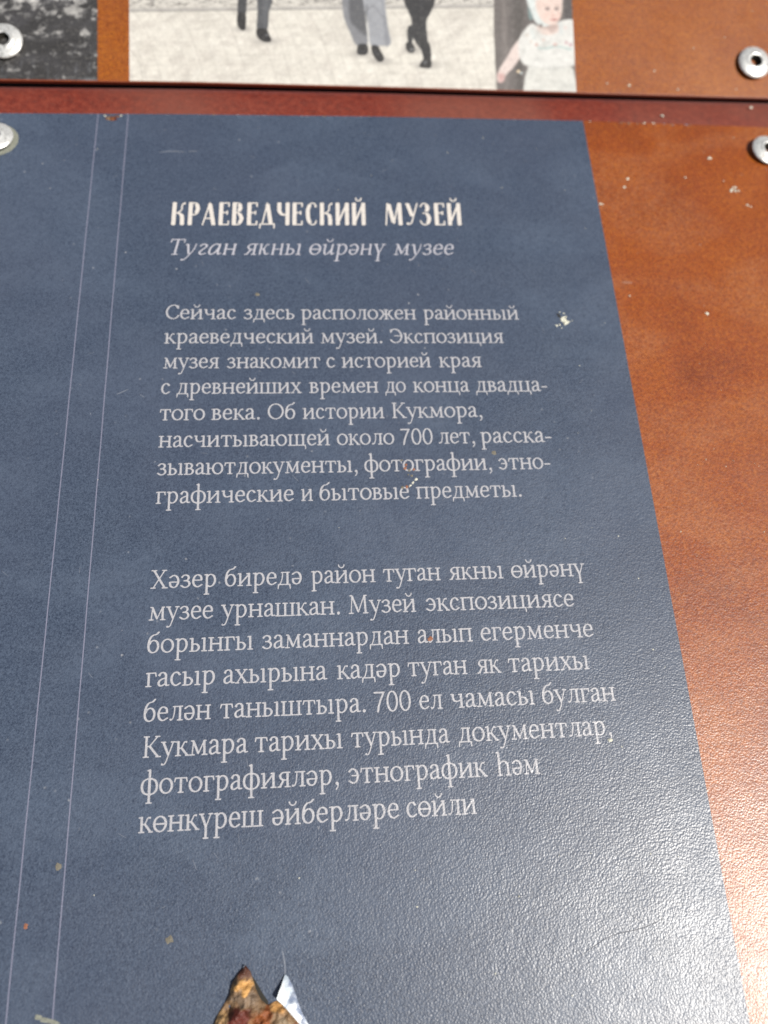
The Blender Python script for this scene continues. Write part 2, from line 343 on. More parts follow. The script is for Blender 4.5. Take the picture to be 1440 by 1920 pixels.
ROMAN = {
 'а': (8.8, [('N', [(1.6, 8.0), (3.0, 9.5), (4.9, 9.6), (6.2, 8.4), (6.4, 6.5), (6.4, 2.2), (7.0, .7), (8.3, .8)]), ('N', [(6.3, 6.0), (3.4, 5.0), (1.6, 3.4), (1.7, 1.2), (3.3, .4), (6.2, 2.0)]), ('d', 1.9, 7.9, .8)]),
 'б': (10, [('N', [(8.4, 15.0), (6.9, 13.5), (4.2, 12.7), (2.3, 10.4), (1.4, 6.6), (1.6, 3), (3, .9), (5, .35), (7.3, 1.5), (8.4, 4.8), (7.4, 8.0), (5.2, 9.1), (3.0, 8.1), (1.8, 6)])]),
 'в': (9, st(2.3, top='L', bot='L') + [('N', [(2.2, 9.55), (5.2, 9.5), (6.7, 7.7), (5.4, 5.7), (2.5, 5.3)]), ('N', [(2.5, 5.3), (6, 5.0), (7.6, 2.9), (6.0, .6), (2.2, .35)])]),
 'г': (8.2, st(2.5, top='L') + [('t', [(1, 9.5), (7.3, 9.6)]), ('t', [(7.0, 9.6), (7.6, 7.4)]), ('t', [(7.3, 9.6), (7.6, 7.6)])]),
 'д': (10.8, [('T', [(4.2, 9.4), (3.9, 5.4), (2.8, 1.8), (2.0, .5)]), ('n', [(8.0, .4), (8.0, 9.5)]), ('t', [(3.2, 9.55), (9.4, 9.55)]), ('t', [(.9, .2), (9.9, .2)]), ('t', [(.9, .2), (.7, -2.8)]), ('t', [(1.2, .2), (.7, -2.4)]), ('t', [(9.9, .2), (10.1, -2.8)]), ('t', [(9.6, .2), (10.1, -2.4)])]),
 'е': (9, [('t', [(1.8, 5.5), (7.5, 5.5)]), ('N', [(7.6, 5.6), (7.2, 8.2), (5.1, 9.6), (2.8, 8.7), (1.4, 5.2), (2.3, 1.8), (4.8, .4), (7.8, 1.9)])]),
 'ж': (14.4, st(7.2, top='B') + [('t', [(5.2, 5.2), (9.2, 5.2)]), ('N', [(7, 5.2), (4.9, 5.6), (3.6, 8.4), (1.6, 9.4)]), ('n', [(5.2, 5.1), (1.6, .5)]), ('N', [(7.4, 5.2), (9.6, 5.6), (10.8, 8.4), (12.8, 9.4)]), ('n', [(9.2, 5.1), (12.8, .5)])] + SER(1.4, .35, 1.1) + SER(13, .35, 1.1)),
 'з': (8.4, [('N', [(1.3, 8.3), (3.2, 9.6), (5.4, 9.3), (6.4, 7.6), (5.4, 5.8), (3.2, 5.3)]), ('N', [(3.2, 5.3), (5.9, 4.9), (7.1, 2.8), (5.7, .8), (3.2, .3), (.9, 1.6)]), ('d', 1.4, 8.2, .7)]),
 'и': (11.6, I_), 'й': (11.6, I_ + BREVE(5.8)),
 'к': (10, st(2.4) + [('t', [(2.6, 5.1), (4.8, 5.2)]), ('T', [(4.6, 5.2), (5.6, 7.2), (6.6, 9.0), (8.2, 9.4)]), ('n', [(4.6, 5.3), (8.6, .6)]), ('d', 8.0, 9.1, .65)] + SER(8.9, .35, 1.2)),
 'л': (10.6, [('T', [(4.3, 9.4), (4.0, 5.2), (3.0, 1.5), (1.4, .4)]), ('d', 1.3, .8, .7)] + st(8.2, top='R') + [('t', [(3.2, 9.55), (8, 9.55)])]),
 'м': (13.4, [('t', [(2.3, .4), (3.0, 9.4)]), ('n', [(3.0, 9.3), (6.5, 1.4)]), ('t', [(6.6, 1.0), (10.5, 9.4)]), ('n', [(10.9, .4), (10.6, 9.4)]), ('t', [(1.6, 9.6), (3.1, 9.6)]), ('t', [(10.4, 9.6), (12, 9.6)])] + SER(2.3, .35, 1.5) + SER(11, .35, 1.7)),
 'н': (11.8, st(2.4, top='B') + st(9.3, top='B') + [('t', [(2.4, 5.1), (9.3, 5.1)]), ('t', [(2.4, 5.3), (9.3, 5.3)])]),
 'о': (10.2, oval(5.1)), 'п': (11.8, st(2.4, top='L') + st(9.3, top='R') + [('t', [(2.4, 9.55), (9.3, 9.55)]), ('t', [(2.4, 9.35), (9.3, 9.35)])]),
 'р': (10.6, st(2.7, y0=-5.4, top='L') + [('N', [(2.8, 7.9), (5.2, 9.6), (7.8, 8.6), (8.9, 5.2), (7.7, 1.8), (5.3, .4), (2.8, 1.3)])]),
 'с': (8.8, [('N', [(7.3, 7.9), (5.4, 9.6), (2.9, 8.7), (1.5, 5.2), (2.4, 1.8), (4.8, .4), (7.6, 1.9)]), ('d', 7.0, 8.0, .7)]),
 'т': (10.2, st(5.1, top=None) + [('t', [(1.2, 9.55), (9, 9.55)]), ('t', [(1.2, 9.5), (.8, 7.3)]), ('t', [(1.5, 9.5), (.8, 7.6)]), ('t', [(9, 9.5), (9.4, 7.3)]), ('t', [(8.7, 9.5), (9.4, 7.6)])]),
 'у': (9.8, [('n', [(1.7, 9.4), (5.3, 1.2)]), ('T', [(8.5, 9.4), (5.4, .8), (4.0, -3.0), (2.8, -4.9), (1.0, -5.2)]), ('d', 1.2, -4.9, .7)] + SER(1.7, 9.6, 1.5) + SER(8.4, 9.6, 1.3)),
 'ф': (13, [('n', [(6.5, -5.2), (6.5, 15.6)]), ('t', [(5, 15.2), (6.5, 15.8)]), ('O', [(6.4, 9.2), (4.4, 9.7), (2.2, 8.2), (1.3, 5), (2.2, 1.8), (4.4, .3), (6.4, .8)]), ('O', [(6.6, 9.2), (8.6, 9.7), (10.8, 8.2), (11.7, 5), (10.8, 1.8), (8.6, .3), (6.6, .8)])] + SER(6.5, -5.4, 1.8)),
 'х': (10.2, [('n', [(2.1, 9.4), (8.2, .5)]), ('t', [(8, 9.4), (2.0, .5)])] + SER(2.1, 9.6, 1.5) + SER(8, 9.6, 1.2) + SER(1.9, .35, 1.2) + SER(8.3, .35, 1.5)),
 'ц': (11.8, st(2.4, bot='L', top='B') + st(9.0, bot=None, top='B') + [('t', [(2.4, .3), (10.9, .3)]), ('t', [(10.9, .3), (11.1, -2.8)]), ('t', [(10.6, .3), (11.1, -2.4)])]),
 'ч': (11, [('N', [(2.4, 9.6), (2.4, 6.8), (3.4, 5.0), (5.4, 4.6), (8.3, 5.6)]), ('t', [(.9, 9.5), (2.6, 9.6)])] + st(8.5)),
 'ш': (16, st(2.4, top='B', bot='L') + st(8, top='B', bot=None) + st(13.6, top='B', bot='R') + [('t', [(2.4, .3), (13.6, .3)])]),
 'щ': (16.2, st(2.4, top='B', bot='L') + st(8, top='B', bot=None) + st(13.4, top='B', bot=None) + [('t', [(2.4, .3), (15.3, .3)]), ('t', [(15.3, .3), (15.5, -2.8)]), ('t', [(15, .3), (15.5, -2.4)])]),
 'ы': (13.8, st(2.4, bot='L') + [('N', [(2.6, 5.4), (5.6, 5.3), (7.3, 3), (5.7, .6), (2.2, .35)])] + st(11.2)),
 'ь': (9, st(2.4, bot='L') + [('N', [(2.6, 5.4), (5.8, 5.3), (7.6, 3), (5.9, .6), (2.2, .35)])]),
 'э': (9, [('N', [(1.3, 8.0), (3.4, 9.6), (5.9, 8.7), (7.4, 5.2), (6.5, 1.7), (4, .4), (1.1, 1.8)]), ('t', [(3.2, 5.2), (7.2, 5.2)]), ('d', 1.5, 8.0, .7)]),
 'ю': (15.4, st(2.4) + [('t', [(2.4, 5.1), (6.2, 5.1)])] + oval(10.2, 3.9)),
 'я': (10, st(7.6, top='R') + [('N', [(7.6, 9.55), (4.2, 9.5), (2.3, 7.4), (3.9, 5.0), (7.4, 4.7)]), ('n', [(4.9, 4.9), (2.3, .6)])] + SER(1.7, .35, 1.0)),
 'ө': (10.2, oval(5.1) + [('t', [(1.4, 5.1), (8.8, 5.1)]), ('t', [(1.4, 4.9), (8.8, 4.9)])]),
 'ә': (9, [('t', [(1.6, 4.5), (7.4, 4.5)]), ('N', [(1.4, 4.4), (1.8, 1.8), (3.9, .4), (6.2, 1.3), (7.6, 4.8), (6.7, 8.2), (4.2, 9.6), (1.3, 8.1)]), ('d', 1.5, 8.1, .6)]),
 'ү': (9.8, [('n', [(1.8, 9.4), (4.8, 2.0)]), ('t', [(8.2, 9.4), (5.0, 1.4)]), ('n', [(4.9, 2.0), (4.9, -5.2)])] + SER(1.8, 9.6, 1.5) + SER(8.2, 9.6, 1.3) + SER(4.9, -5.4, 1.6)),
 'һ': (11.6, st(2.4, y1=15.6, top='L') + st(9.0, y1=6.5, top=None) + [('N', [(2.5, 7.6), (5, 9.5), (7.8, 9.0), (9.0, 6.6)])]),
 'С': (12.6, [('N', [(11.3, 11.0), (9.8, 13.2), (7.2, 13.8), (3.8, 12.2), (1.6, 7.4), (3.2, 2.4), (7.0, .4), (10.2, 1.4), (11.8, 3.6)]), ('t', [(11.4, 13.4), (11.4, 10.6)])]),
 'Э': (12.4, [('N', [(1.3, 11.0), (2.8, 13.2), (5.4, 13.8), (8.8, 12.2), (11, 7.4), (9.4, 2.4), (5.6, .4), (2.4, 1.4), (1, 3.2)]), ('t', [(4.6, 7.2), (10.6, 7.2)]), ('t', [(1.2, 13.4), (1.2, 10.6)])]),
 'О': (15, oval(7.5, 6.1, 7.1, 6.75)),
 'К': (13, st(2.7, y1=13.7, top='B') + [('t', [(3, 7.2), (5, 7.3)]), ('t', [(5, 7.3), (10.4, 13.6)]), ('n', [(5, 7.4), (10.9, .6)])] + SER(10.4, 13.7, 1.5) + SER(11.3, .35, 1.6)),
 'Х': (13.4, [('n', [(2.6, 13.5), (10.8, .5)]), ('t', [(10.4, 13.5), (2.4, .5)])] + SER(2.6, 13.7, 1.8) + SER(10.4, 13.7, 1.5) + SER(2.3, .35, 1.6) + SER(11, .35, 1.9)),
 'М': (17.6, [('t', [(2.7, .4), (3.7, 13.5)]), ('n', [(3.7, 13.3), (8.5, 1.6)]), ('t', [(8.6, 1.2), (13.6, 13.5)]), ('n', [(14.5, .4), (13.9, 13.5)]), ('t', [(2, 13.7), (3.8, 13.7)]), ('t', [(13.6, 13.7), (15.6, 13.7)])] + SER(2.7, .35, 1.7) + SER(14.6, .35, 1.9)),
 '7': (10.4, [('n', [(1.5, 13.0), (9, 13.0)]), ('n', [(1.5, 13.3), (9, 13.3)]), ('T', [(9, 13.2), (6.4, 8), (4.6, 3.4), (3.6, -.2)]), ('n', [(8.6, 12.6), (6.0, 7.6), (4.4, 3.4), (3.6, -.2)])]),
 '0': (10.6, oval(5.3, 3.9, 6.8, 6.9)),
 '.': (4.8, [('d', 2.6, .9, 1.15)]), ',': (4.8, [('d', 2.7, .8, 1.1), ('T', [(3.4, .6), (3.3, -1.4), (2.0, -3.0)])]),
 '-': (6.6, [('t', [(1.1, 4.4), (5.7, 4.4)]), ('t', [(1.1, 4.1), (5.7, 4.1)])]),
}
SMS = lambda x: [('t', [(x - 1.1, 9.5), (x + .6, 9.6)])]
ITALIC = {
 'Т': (11.5, [('n', [(6.2, .4), (6.2, 13.5)]), ('t', [(1.7, 13.7), (11, 13.7)]), ('t', [(1.7, 13.6), (1.4, 11.2)]), ('t', [(11, 13.6), (11, 11.2)])] + SER(6.2, .35, 1.9)),
 'у': (10, [('N', [(1.3, 9.0), (2.6, 9.2), (3.4, 5.8), (4.6, 1.0)]), ('T', [(8.4, 9.6), (7.6, 4.6), (5.4, .2), (3.0, -3.8), (.6, -4.8)]), ('d', .8, -4.5, .7)]),
 'г': (7.6, [('N', [(1.8, 7.9), (3.4, 9.5), (5.8, 9.0), (6.0, 7.0), (3.2, 3.9), (2.2, 1.7), (3.8, .4), (6.4, 1.2)])]),
 'а': (10.4, [('N', [(7.7, 9.0), (5.2, 9.6), (2.6, 7.6), (1.4, 3.6), (2.3, .7), (4.4, .8), (6.2, 2.8), (7.6, 6.0)]), ('N', [(8.2, 9.5), (7.8, 2.4), (8.4, .5), (9.8, 1.4)])]),
 'н': (11.2, [('n', [(2.4, .4), (2.4, 9.5)]), ('n', [(8.7, .4), (8.7, 9.5)]), ('t', [(2.4, 5.1), (8.7, 5.1)])] + SMS(2.4) + SMS(8.7) + SER(8.9, .35, 1.) + SER(2.5, .35, 1.)),
 'й': (11, [('N', [(1.2, 8.9), (2.6, 9.2), (2.5, 3.2), (3.5, .5), (5.8, 1.4), (8.0, 5)]), ('N', [(8.5, 9.5), (8.2, 2.4), (8.8, .5), (10.2, 1.4)])] + BREVE(5.6)),
 'к': (10, [('n', [(2.4, .4), (2.4, 9.5)]), ('T', [(2.6, 5.0), (5.0, 5.8), (6.4, 8.8), (8.2, 9.3)]), ('N', [(4.6, 5.4), (6.4, 1.2), (7.6, .5), (8.8, 1.2)])] + SMS(2.4)),
}
TITLE = {
 'К': (5.7, [('n', [(1.2, .1), (1.2, 9.9)]), ('T', [(2.3, 5.2), (3.7, 6.6), (3.9, 8.8), (4.8, 9.8)]), ('N', [(2.4, 5.3), (3.7, 4.6), (4.1, 3), (4.2, .1)]), ('d', 4.6, 9.5, .45)]),
 'Р': (5.2, [('n', [(1.2, .1), (1.2, 9.9)]), ('T', [(1.2, 9.8), (3.0, 9.7), (3.9, 8.9)]), ('N', [(3.3, 9.1), (3.75, 7.3), (3.3, 5.4)]), ('T', [(3.8, 5.6), (3, 4.6), (1.2, 4.5)])]),
 'А': (5.6, [('t', [(.5, .1), (2.7, 9.8)]), ('n', [(2.8, 9.2), (4.3, .1)]), ('t', [(1.2, 2.9), (3.6, 2.9)])]),
 'Е': (4.7, [('n', [(1.2, .1), (1.2, 9.9)]), ('t', [(1.2, 9.8), (3.9, 9.8)]), ('t', [(3.9, 9.8), (3.9, 8.3)]), ('t', [(1.2, 5.5), (3.4, 5.5)]), ('t', [(3.4, 6.2), (3.4, 4.8)]), ('t', [(1.2, .2), (3.9, .2)]), ('t', [(3.9, .2), (3.9, 1.7)])]),
 'В': (5.3, [('n', [(1.2, .1), (1.2, 9.9)]), ('T', [(1.2, 9.8), (2.8, 9.7), (3.6, 9)]), ('N', [(3.0, 9.0), (3.3, 7.7), (2.9, 6.2)]), ('t', [(1.2, 5.5), (3.0, 5.5)]), ('N', [(3.1, 5.0), (3.8, 2.9), (3.2, 1.0)]), ('T', [(3.8, 1.2), (3, .3), (1.2, .2)])]),
 'Д': (5.9, [('t', [(1.3, .9), (2.9, 9.8)]), ('n', [(3.0, 9.2), (4.2, .9)]), ('t', [(.5, .4), (5.4, .4)]), ('t', [(.5, .5), (.4, -1.3)]), ('t', [(5.4, .5), (5.5, -1.3)])]),
 'Ч': (5.6, [('n', [(1.3, 9.9), (1.3, 6.4)]), ('N', [(1.3, 6.6), (1.8, 5.2), (2.6, 4.9)]), ('T', [(1.8, 4.7), (3, 4.4), (4, 4.9)]), ('n', [(4.3, .1), (4.3, 9.9)])]),
 'С': (5.2, [('N', [(1.9, 8.8), (1.35, 7), (1.3, 4.8), (1.5, 2.6), (2.0, 1.2)]), ('T', [(1.5, 8.8), (2.6, 9.8), (3.8, 9.5), (4.2, 8.2)]), ('T', [(1.5, 1.2), (2.7, .2), (3.9, .5), (4.3, 1.9)]), ('d', 4.1, 8.4, .45)]),
 'И': (6, [('n', [(1.2, .1), (1.2, 9.9)]), ('n', [(4.6, .1), (4.6, 9.9)]), ('t', [(1.7, 1.6), (4.2, 8.4)]), ('t', [(1.7, 2.2), (4.2, 9.)])]),
 'М': (7.2, [('t', [(.6, .1), (1.2, 9.8)]), ('n', [(1.7, 9.4), (3.2, 1.3)]), ('t', [(3.4, .8), (5.1, 9.8)]), ('n', [(5.7, .1), (5.5, 9.9)])]),
 'У': (5.3, [('n', [(1.2, 9.8), (2.7, 4.2)]), ('T', [(4.7, 9.8), (3.2, 4), (2.4, 1.0), (1.2, .3)]), ('d', 1.1, .7, .5)]),
 'З': (5, [('T', [(.6, 8.4), (1.2, 9.6), (2.4, 9.8), (3.3, 9)]), ('N', [(2.9, 9.0), (3.1, 7.6), (2.7, 6.3)]), ('t', [(1.4, 5.4), (3, 5.4)]), ('N', [(3.0, 4.9), (3.5, 2.9), (3.0, 1.0)]), ('T', [(3.6, 1.2), (2.4, .2), (1.0, .5), (.4, 1.9)])]),
}
TITLE['Й'] = (6, TITLE['И'][1] + [('T', [(1.9, 12.2), (2.2, 11.3), (2.9, 11.0), (3.6, 11.3), (3.9, 12.2)])])
for ch in 'якныөрәүмзеаг':
    if ch not in ITALIC: ITALIC[ch] = ROMAN[ch]
FACES = {'roman': (ROMAN, .84, .44, math.radians(9), .44, .25, 0.), 'italic': (ITALIC, .74, .40, math.radians(14), .40, .25, .19),
         'title': (TITLE, .72, .22, 0., .26, .14, .02)}
CACHE = {}
def glyph(face, ch):
    if (face, ch) in CACHE: return CACHE[face, ch]
    tab, a, b, ang, r, step, shear = FACES[face]
    adv, ops = tab[ch]
    lo, hi = (-6.5, 17) if face != 'title' else (-2, 13)
    xs = np.arange(-1.8, adv + 2.2, step); ys = np.arange(lo, hi, step)
    X, Y = np.meshgrid(xs, ys); F = np.full(X.shape, 9.)
    for op in ops:
        if op[0] == 'd': f = np.hypot(X - op[1], Y - op[2]) / op[3] - 1
        elif op[0] in 'nNO':
            p = op[1] if op[0] == 'n' else smooth_pts(op[1], op[0] == 'O')
            f = stroke_field(X, Y, p, a, b, ang)
        else:
            p = op[1] if op[0] == 't' else smooth_pts(op[1])
            f = stroke_field(X, Y, p, r, r, 0)
        F = np.minimum(F, f)
    V, P = mesh_field(F, xs, ys)
    V = [(x + y * shear, y) for x, y in V]
    vx = [v[0] for v in V]
    CACHE[face, ch] = (adv, V, P, min(vx), max(vx)); return CACHE[face, ch]

def text_line(words, face, y, x, height, mat, parent, z, name='text_line', slope=0.):
    """words set between measured start and end positions (mm) on one baseline; height = mm per design unit"""
    V = []; P = []
    for wd, x0, x1 in zip(words, x[::2], x[1::2]):
        pen = 0; items = []
        for ch in wd:
            g = glyph(face, ch); items.append((pen, g)); pen += g[0]
        a = items[0][0] + items[0][1][3]; b = items[-1][0] + items[-1][1][4]
        k = (x1 - x0) / (b - a)
        for pen_, g in items:
            base = len(V)
            for gx, gy in g[1]:
                px = x0 + (pen_ + gx - a) * k
                V.append((px, y + gy * height + px * slope, z))
            P += [tuple(i + base for i in f) for f in g[2]]
    return mesh_obj(name, V, P, mat, parent)

# ------------------------------------------------------------------ printed pictures (flat print, colour per point of a fine grid)
def vnoise(X, Y, sx, sy, seed):
    rs = np.random.RandomState(seed); G = rs.rand(256, 256)
    x = X / sx + 100; y = Y / sy + 100
    xi = np.floor(x).astype(int); yi = np.floor(y).astype(int); fx = x - xi; fy = y - yi
    fx = fx * fx * (3 - 2 * fx); fy = fy * fy * (3 - 2 * fy)
    g = lambda a, b: G[b % 256, a % 256]
    return (g(xi, yi) * (1 - fx) + g(xi + 1, yi) * fx) * (1 - fy) + (g(xi, yi + 1) * (1 - fx) + g(xi + 1, yi + 1) * fx) * fy
def fbm(X, Y, sx, sy, seed, o=4):
    r = 0; a = .5; t = 0
    for k in range(o): r = r + a * vnoise(X, Y, sx / 2 ** k, sy / 2 ** k, seed + k); t += a; a *= .6
    return r / t
class Canvas:
    def __init__(s, X, Y, col):
        s.X, s.Y = X, Y; s.C = np.zeros(X.shape + (3,)) + np.array(col, float)
    def lay(s, m, col):
        c = np.array(col, float)
        s.C = s.C * (1 - m[..., None]) + c * m[..., None]
    def poly(s, pts, col, soft=1.5, a=1., sm=True):
        if sm: pts = smooth_pts(pts, True, 3)[:-1]
        d = poly_sdf(s.X, s.Y, [tuple(q) for q in pts])
        s.lay(np.clip(.5 - d / (2 * soft), 0, 1) * a, col)
    def ell(s, cx, cy, rx, ry, col, soft=1.5, a=1.):
        d = (np.hypot((s.X - cx) / rx, (s.Y - cy) / ry) - 1) * min(rx, ry)
        s.lay(np.clip(.5 - d / (2 * soft), 0, 1) * a, col)
    def line(s, pts, w, col, soft=1., a=1., sm=True):
        d = seg_dist(s.X, s.Y, smooth_pts(pts, False, 4) if sm else pts) - w
        s.lay(np.clip(.5 - d / (2 * soft), 0, 1) * a, col)
HD = (6.034062853411755, 0.051778998155449986, 335.44454675485014, 0.22429406697206722, -5.492433297319292, 154.56218334397218, 0.00036227323085421143, 0.00029960170310719994)
def design(x, y):
    w_ = HD[6] * x + HD[7] * y + 1
    return (HD[0] * x + HD[1] * y + HD[2]) / w_, (HD[3] * x + HD[4] * y + HD[5]) / w_
def print_grid(name, x0, x1, y0, y1, step, z, paint, parent, edge=None):
    nx = int((x1 - x0) / step) + 1; ny = int((y1 - y0) / step) + 1
    xs = np.linspace(x0, x1, nx); ys = np.linspace(0, 1, ny)
    Xm, T = np.meshgrid(xs, ys)
    lo = np.interp(Xm, edge[0], edge[1]) if edge else np.full(Xm.shape, y0)
    Ym = lo + (y1 - lo) * T
    U, Vv = design(Xm, Ym)
    C = np.clip(paint(U, Vv), 0, 255) / 255
    L = np.where(C <= .04045, C / 12.92, ((C + .055) / 1.055) ** 2.4)
    verts = np.stack([Xm, Ym, np.full(Xm.shape, z)], -1).reshape(-1, 3)
    idx = np.arange(nx * ny).reshape(ny, nx)
    faces = np.stack([idx[:-1, :-1], idx[:-1, 1:], idx[1:, 1:], idx[1:, :-1]], -1).reshape(-1, 4)
    o = mesh_obj(name, verts.tolist(), faces.tolist(), M_PHOTO, parent)
    at = o.data.color_attributes.new('print', 'FLOAT_COLOR', 'POINT')
    at.data.foreach_set('color', np.concatenate([L.reshape(-1, 3), np.ones((nx * ny, 1))], 1).astype(np.float32).ravel())
    return o

def paint_street(U, V):
    c = Canvas(U, V, (222, 218, 208))
    # pale paving: slanting slabs, a joint grid and blotches
    t = fbm(U, V, 60, 30, 3); c.lay(np.clip((t - .45) * 2.2, 0, 1) * .7, (200, 195, 186))
    t = fbm(U + V * .5, V, 26, 16, 9); c.lay(np.clip((t - .5) * 4, 0, 1) * .5, (196, 190, 182))
    t = fbm(U, V, 14, 9, 21); c.lay(np.clip((t - .55) * 4, 0, 1) * .3, (244, 242, 234))
    for k in range(-14, 60):
        x0 = 243 + k * 27
        c.line([(x0, 14), (x0 + 32, 60), (x0 + 66, 172)], .4, (170, 165, 158), 1.0, .42 + .2 * ((k * 7) % 3 == 0))
    for k in range(9):
        y0 = 24 + k * 13 + k * k * .5
        c.line([(230, y0 + 3), (660, y0), (1080, y0 - 4)], .4, (172, 167, 160), 1.2, .3, False)
    c.line([(243, 92), (262, 118), (268, 152)], .5, (160, 155, 148), 1.2, .6)
    # bed of stones behind the kerb
    top = np.clip((12 + (620 - U) * .012 - V) / 2.5, 0, 1)
    c.lay(top, (208, 204, 196))
    s = fbm(U + V * .8, V, 9, 4, 31); c.lay(top * np.clip((s - .52) * 7, 0, 1) * .65, (136, 132, 128))
    s = fbm(U, V, 5, 3, 37); c.lay(top * np.clip((s - .6) * 8, 0, 1) * .6, (84, 82, 80))
    kb = np.clip(1.4 - np.abs(V - (14.0 + (620 - U) * .012)) / 2.6, 0, 1)
    c.lay(kb * .85, (168, 165, 162))
    kb = np.clip(1.2 - np.abs(V - (17.4 + (620 - U) * .012)) / 1.1, 0, 1)
    c.lay(kb * (.5 + .5 * fbm(U, V, 30, 6, 41)), (112, 110, 108))
    # soft grey under the walkers' feet
    for cx, cy, rx, ry in ((455, 54, 20, 7), (500, 76, 26, 8), (680, 102, 24, 8), (712, 114, 22, 8), (775, 92, 22, 10), (802, 122, 30, 9)):
        d = np.hypot((U - cx) / rx, (V - cy) / ry); c.lay(np.clip(1.3 - d, 0, 1) * .55, (150, 146, 142))
    # first walker: dark trousers, black shoes
    c.poly([(447, -60), (466, -60), (463, 0), (460, 28), (446, 28), (446, 0)], (62, 64, 68), 1.2)
    c.poly([(446, 26), (460, 26), (461, 46), (459, 56), (452, 56), (445, 46)], (30, 31, 34), 1.2)
    c.poly([(482, -60), (516, -60), (510, 2), (504, 24), (501, 56), (482, 56), (483, 20)], (78, 81, 86), 1.2)
    c.poly([(493, -10), (504, 0), (499, 40), (495, 50)], (104, 107, 112), 2.5, .6)
    c.poly([(482, 54), (499, 55), (505, 66), (509, 75), (504, 79), (494, 78), (482, 69)], (26, 27, 30), 1.)
    c.ell(500, 66, 4, 2.4, (120, 122, 126), 1.6, .7)
    # second walker: wide pale trousers
    c.poly([(636, -60), (690, -60), (690, 0), (694, 50), (689, 82), (668, 85), (656, 60), (645, 34), (641, 0)], (128, 130, 135), 1.4)
    c.poly([(658, -20), (679, -20), (687, 40), (686, 66), (672, 56), (655, 34)], (80, 82, 87), 3, .85)
    c.poly([(676, -60), (724, -60), (722, 0), (726, 46), (733, 82), (712, 86), (695, 85), (688, 46)], (156, 159, 165), 1.4)
    c.line([(684, 22), (700, 12), (716, 30)], .8, (108, 110, 116), 1.6, .7)
    c.poly([(716, 0), (722, 20), (730, 78), (722, 82)], (126, 129, 136), 2.5, .6)
    c.line([(686, 30), (690, 60), (692, 86)], 1.6, (216, 214, 208), 1.2, .95)
    c.line([(688, 10), (686, 40)], 1.4, (92, 94, 98), 2.0, .8)
    c.poly([(672, 84), (688, 84), (690, 97), (684, 103), (670, 101)], (30, 31, 34), 1.)
    c.poly([(697, 86), (708, 86), (715, 98), (720, 108), (717, 115), (708, 115), (698, 100)], (28, 29, 32), 1.)
    c.line([(702, 96), (710, 104)], .8, (110, 112, 118), 1.2, .7); c.line([(674, 97), (684, 96)], .8, (96, 98, 104), 1.2, .7)
    # third walker: black trousers mid-stride
    c.poly([(752, -60), (824, -60), (816, 0), (808, 22), (799, 42), (802, 80), (795, 82), (780, 78), (771, 62), (772, 40), (765, 20), (757, 0)], (38, 40, 45), 1.2)
    c.poly([(764, 54), (771, 48), (774, 74), (768, 84), (764, 72)], (44, 46, 50), 1.2)
    c.poly([(762, 80), (772, 80), (778, 92), (774, 99), (766, 98), (761, 90)], (36, 37, 40), 1.)
    c.ell(772, 93, 4, 3, (150, 150, 150), 1.3, .7)
    c.poly([(778, 76), (802, 78), (808, 96), (807, 112), (795, 112), (790, 94)], (34, 36, 40), 1.1)
    c.poly([(795, 110), (807, 110), (809, 122), (805, 128), (792, 127), (786, 124)], (28, 29, 32), 1.1)
    c.ell(797, 117, 4, 3, (140, 142, 146), 1.6, .6)
    c.line([(790, 0), (792, 30), (796, 70)], .8, (66, 68, 74), 2, .6)
    # right end: a dark trunk and wall behind the child
    c.poly([(926, -80), (926, 60), (929, 120), (933, 182), (1100, 182), (1100, -80)], (104, 98, 96), 1.3, 1, False)
    m = np.clip((U - 926) / 3, 0, 1)
    c.lay(m * np.clip(1 - np.abs(U - 944 - V * .03) / 9, 0, 1) * .5, (142, 134, 130))
    c.lay(m * np.clip(1 - np.abs(U - 972 - V * .02) / 14, 0, 1) * .75, (70, 66, 64))
    s = fbm(U, V, 5, 34, 51); c.lay(m * np.clip((s - .5) * 3, 0, 1) * .4, (74, 70, 68))
    c.lay(np.clip((U - 1056) / 4, 0, 1) * np.clip((44 - V) / 4, 0, 1) * .7, (64, 60, 62))
    # child: bare arm, white frock, bonnet, face
    c.poly([(978, 72), (984, 92), (966, 122), (948, 142), (944, 152), (936, 155), (931, 146), (936, 130), (950, 108), (964, 84)], (222, 206, 200), 2)
    c.poly([(934, 138), (946, 140), (944, 152), (936, 154)], (196, 150, 146), 3, .7)
    c.poly([(984, 122), (991, 124), (985, 142), (981, 172), (983, 184), (1080, 184), (1079, 150), (1070, 124), (1040, 118)], (214, 214, 208), 1.8)
    c.poly([(998, 44), (984, 56), (973, 74), (972, 98), (978, 116), (990, 123), (1030, 128), (1064, 124), (1079, 116), (1079, 44), (1060, 37), (1044, 44), (1020, 56)], (220, 220, 216), 1.8)
    c.poly([(1008, 48), (1045, 44), (1046, 60), (1028, 66), (1012, 62)], (222, 200, 190), 2, .8)
    c.poly([(1024, 46), (1044, 46), (1044, 56), (1032, 60)], (168, 146, 140), 3, .6)
    c.poly([(990, -60), (1056, -60), (1054, 0), (1050, 30), (1034, 46), (1018, 50), (1004, 42), (996, 24), (988, 4), (986, -20)], (214, 221, 219), 1.8)
    c.poly([(990, 12), (999, 34), (992, 36)], (128, 160, 162), 2, .7)
    c.poly([(1004, 6), (1012, -30), (1040, -32), (1053, -6), (1054, 12), (1052, 30), (1044, 44), (1034, 47), (1020, 42), (1010, 28)], (228, 206, 196), 2.2)
    c.poly([(1006, 0), (1012, -30), (1040, -34), (1052, -8), (1034, -14), (1018, -8)], (220, 224, 222), 2)
    c.ell(1014, 48, 3, 3, (96, 84, 82), 1.6, .8)
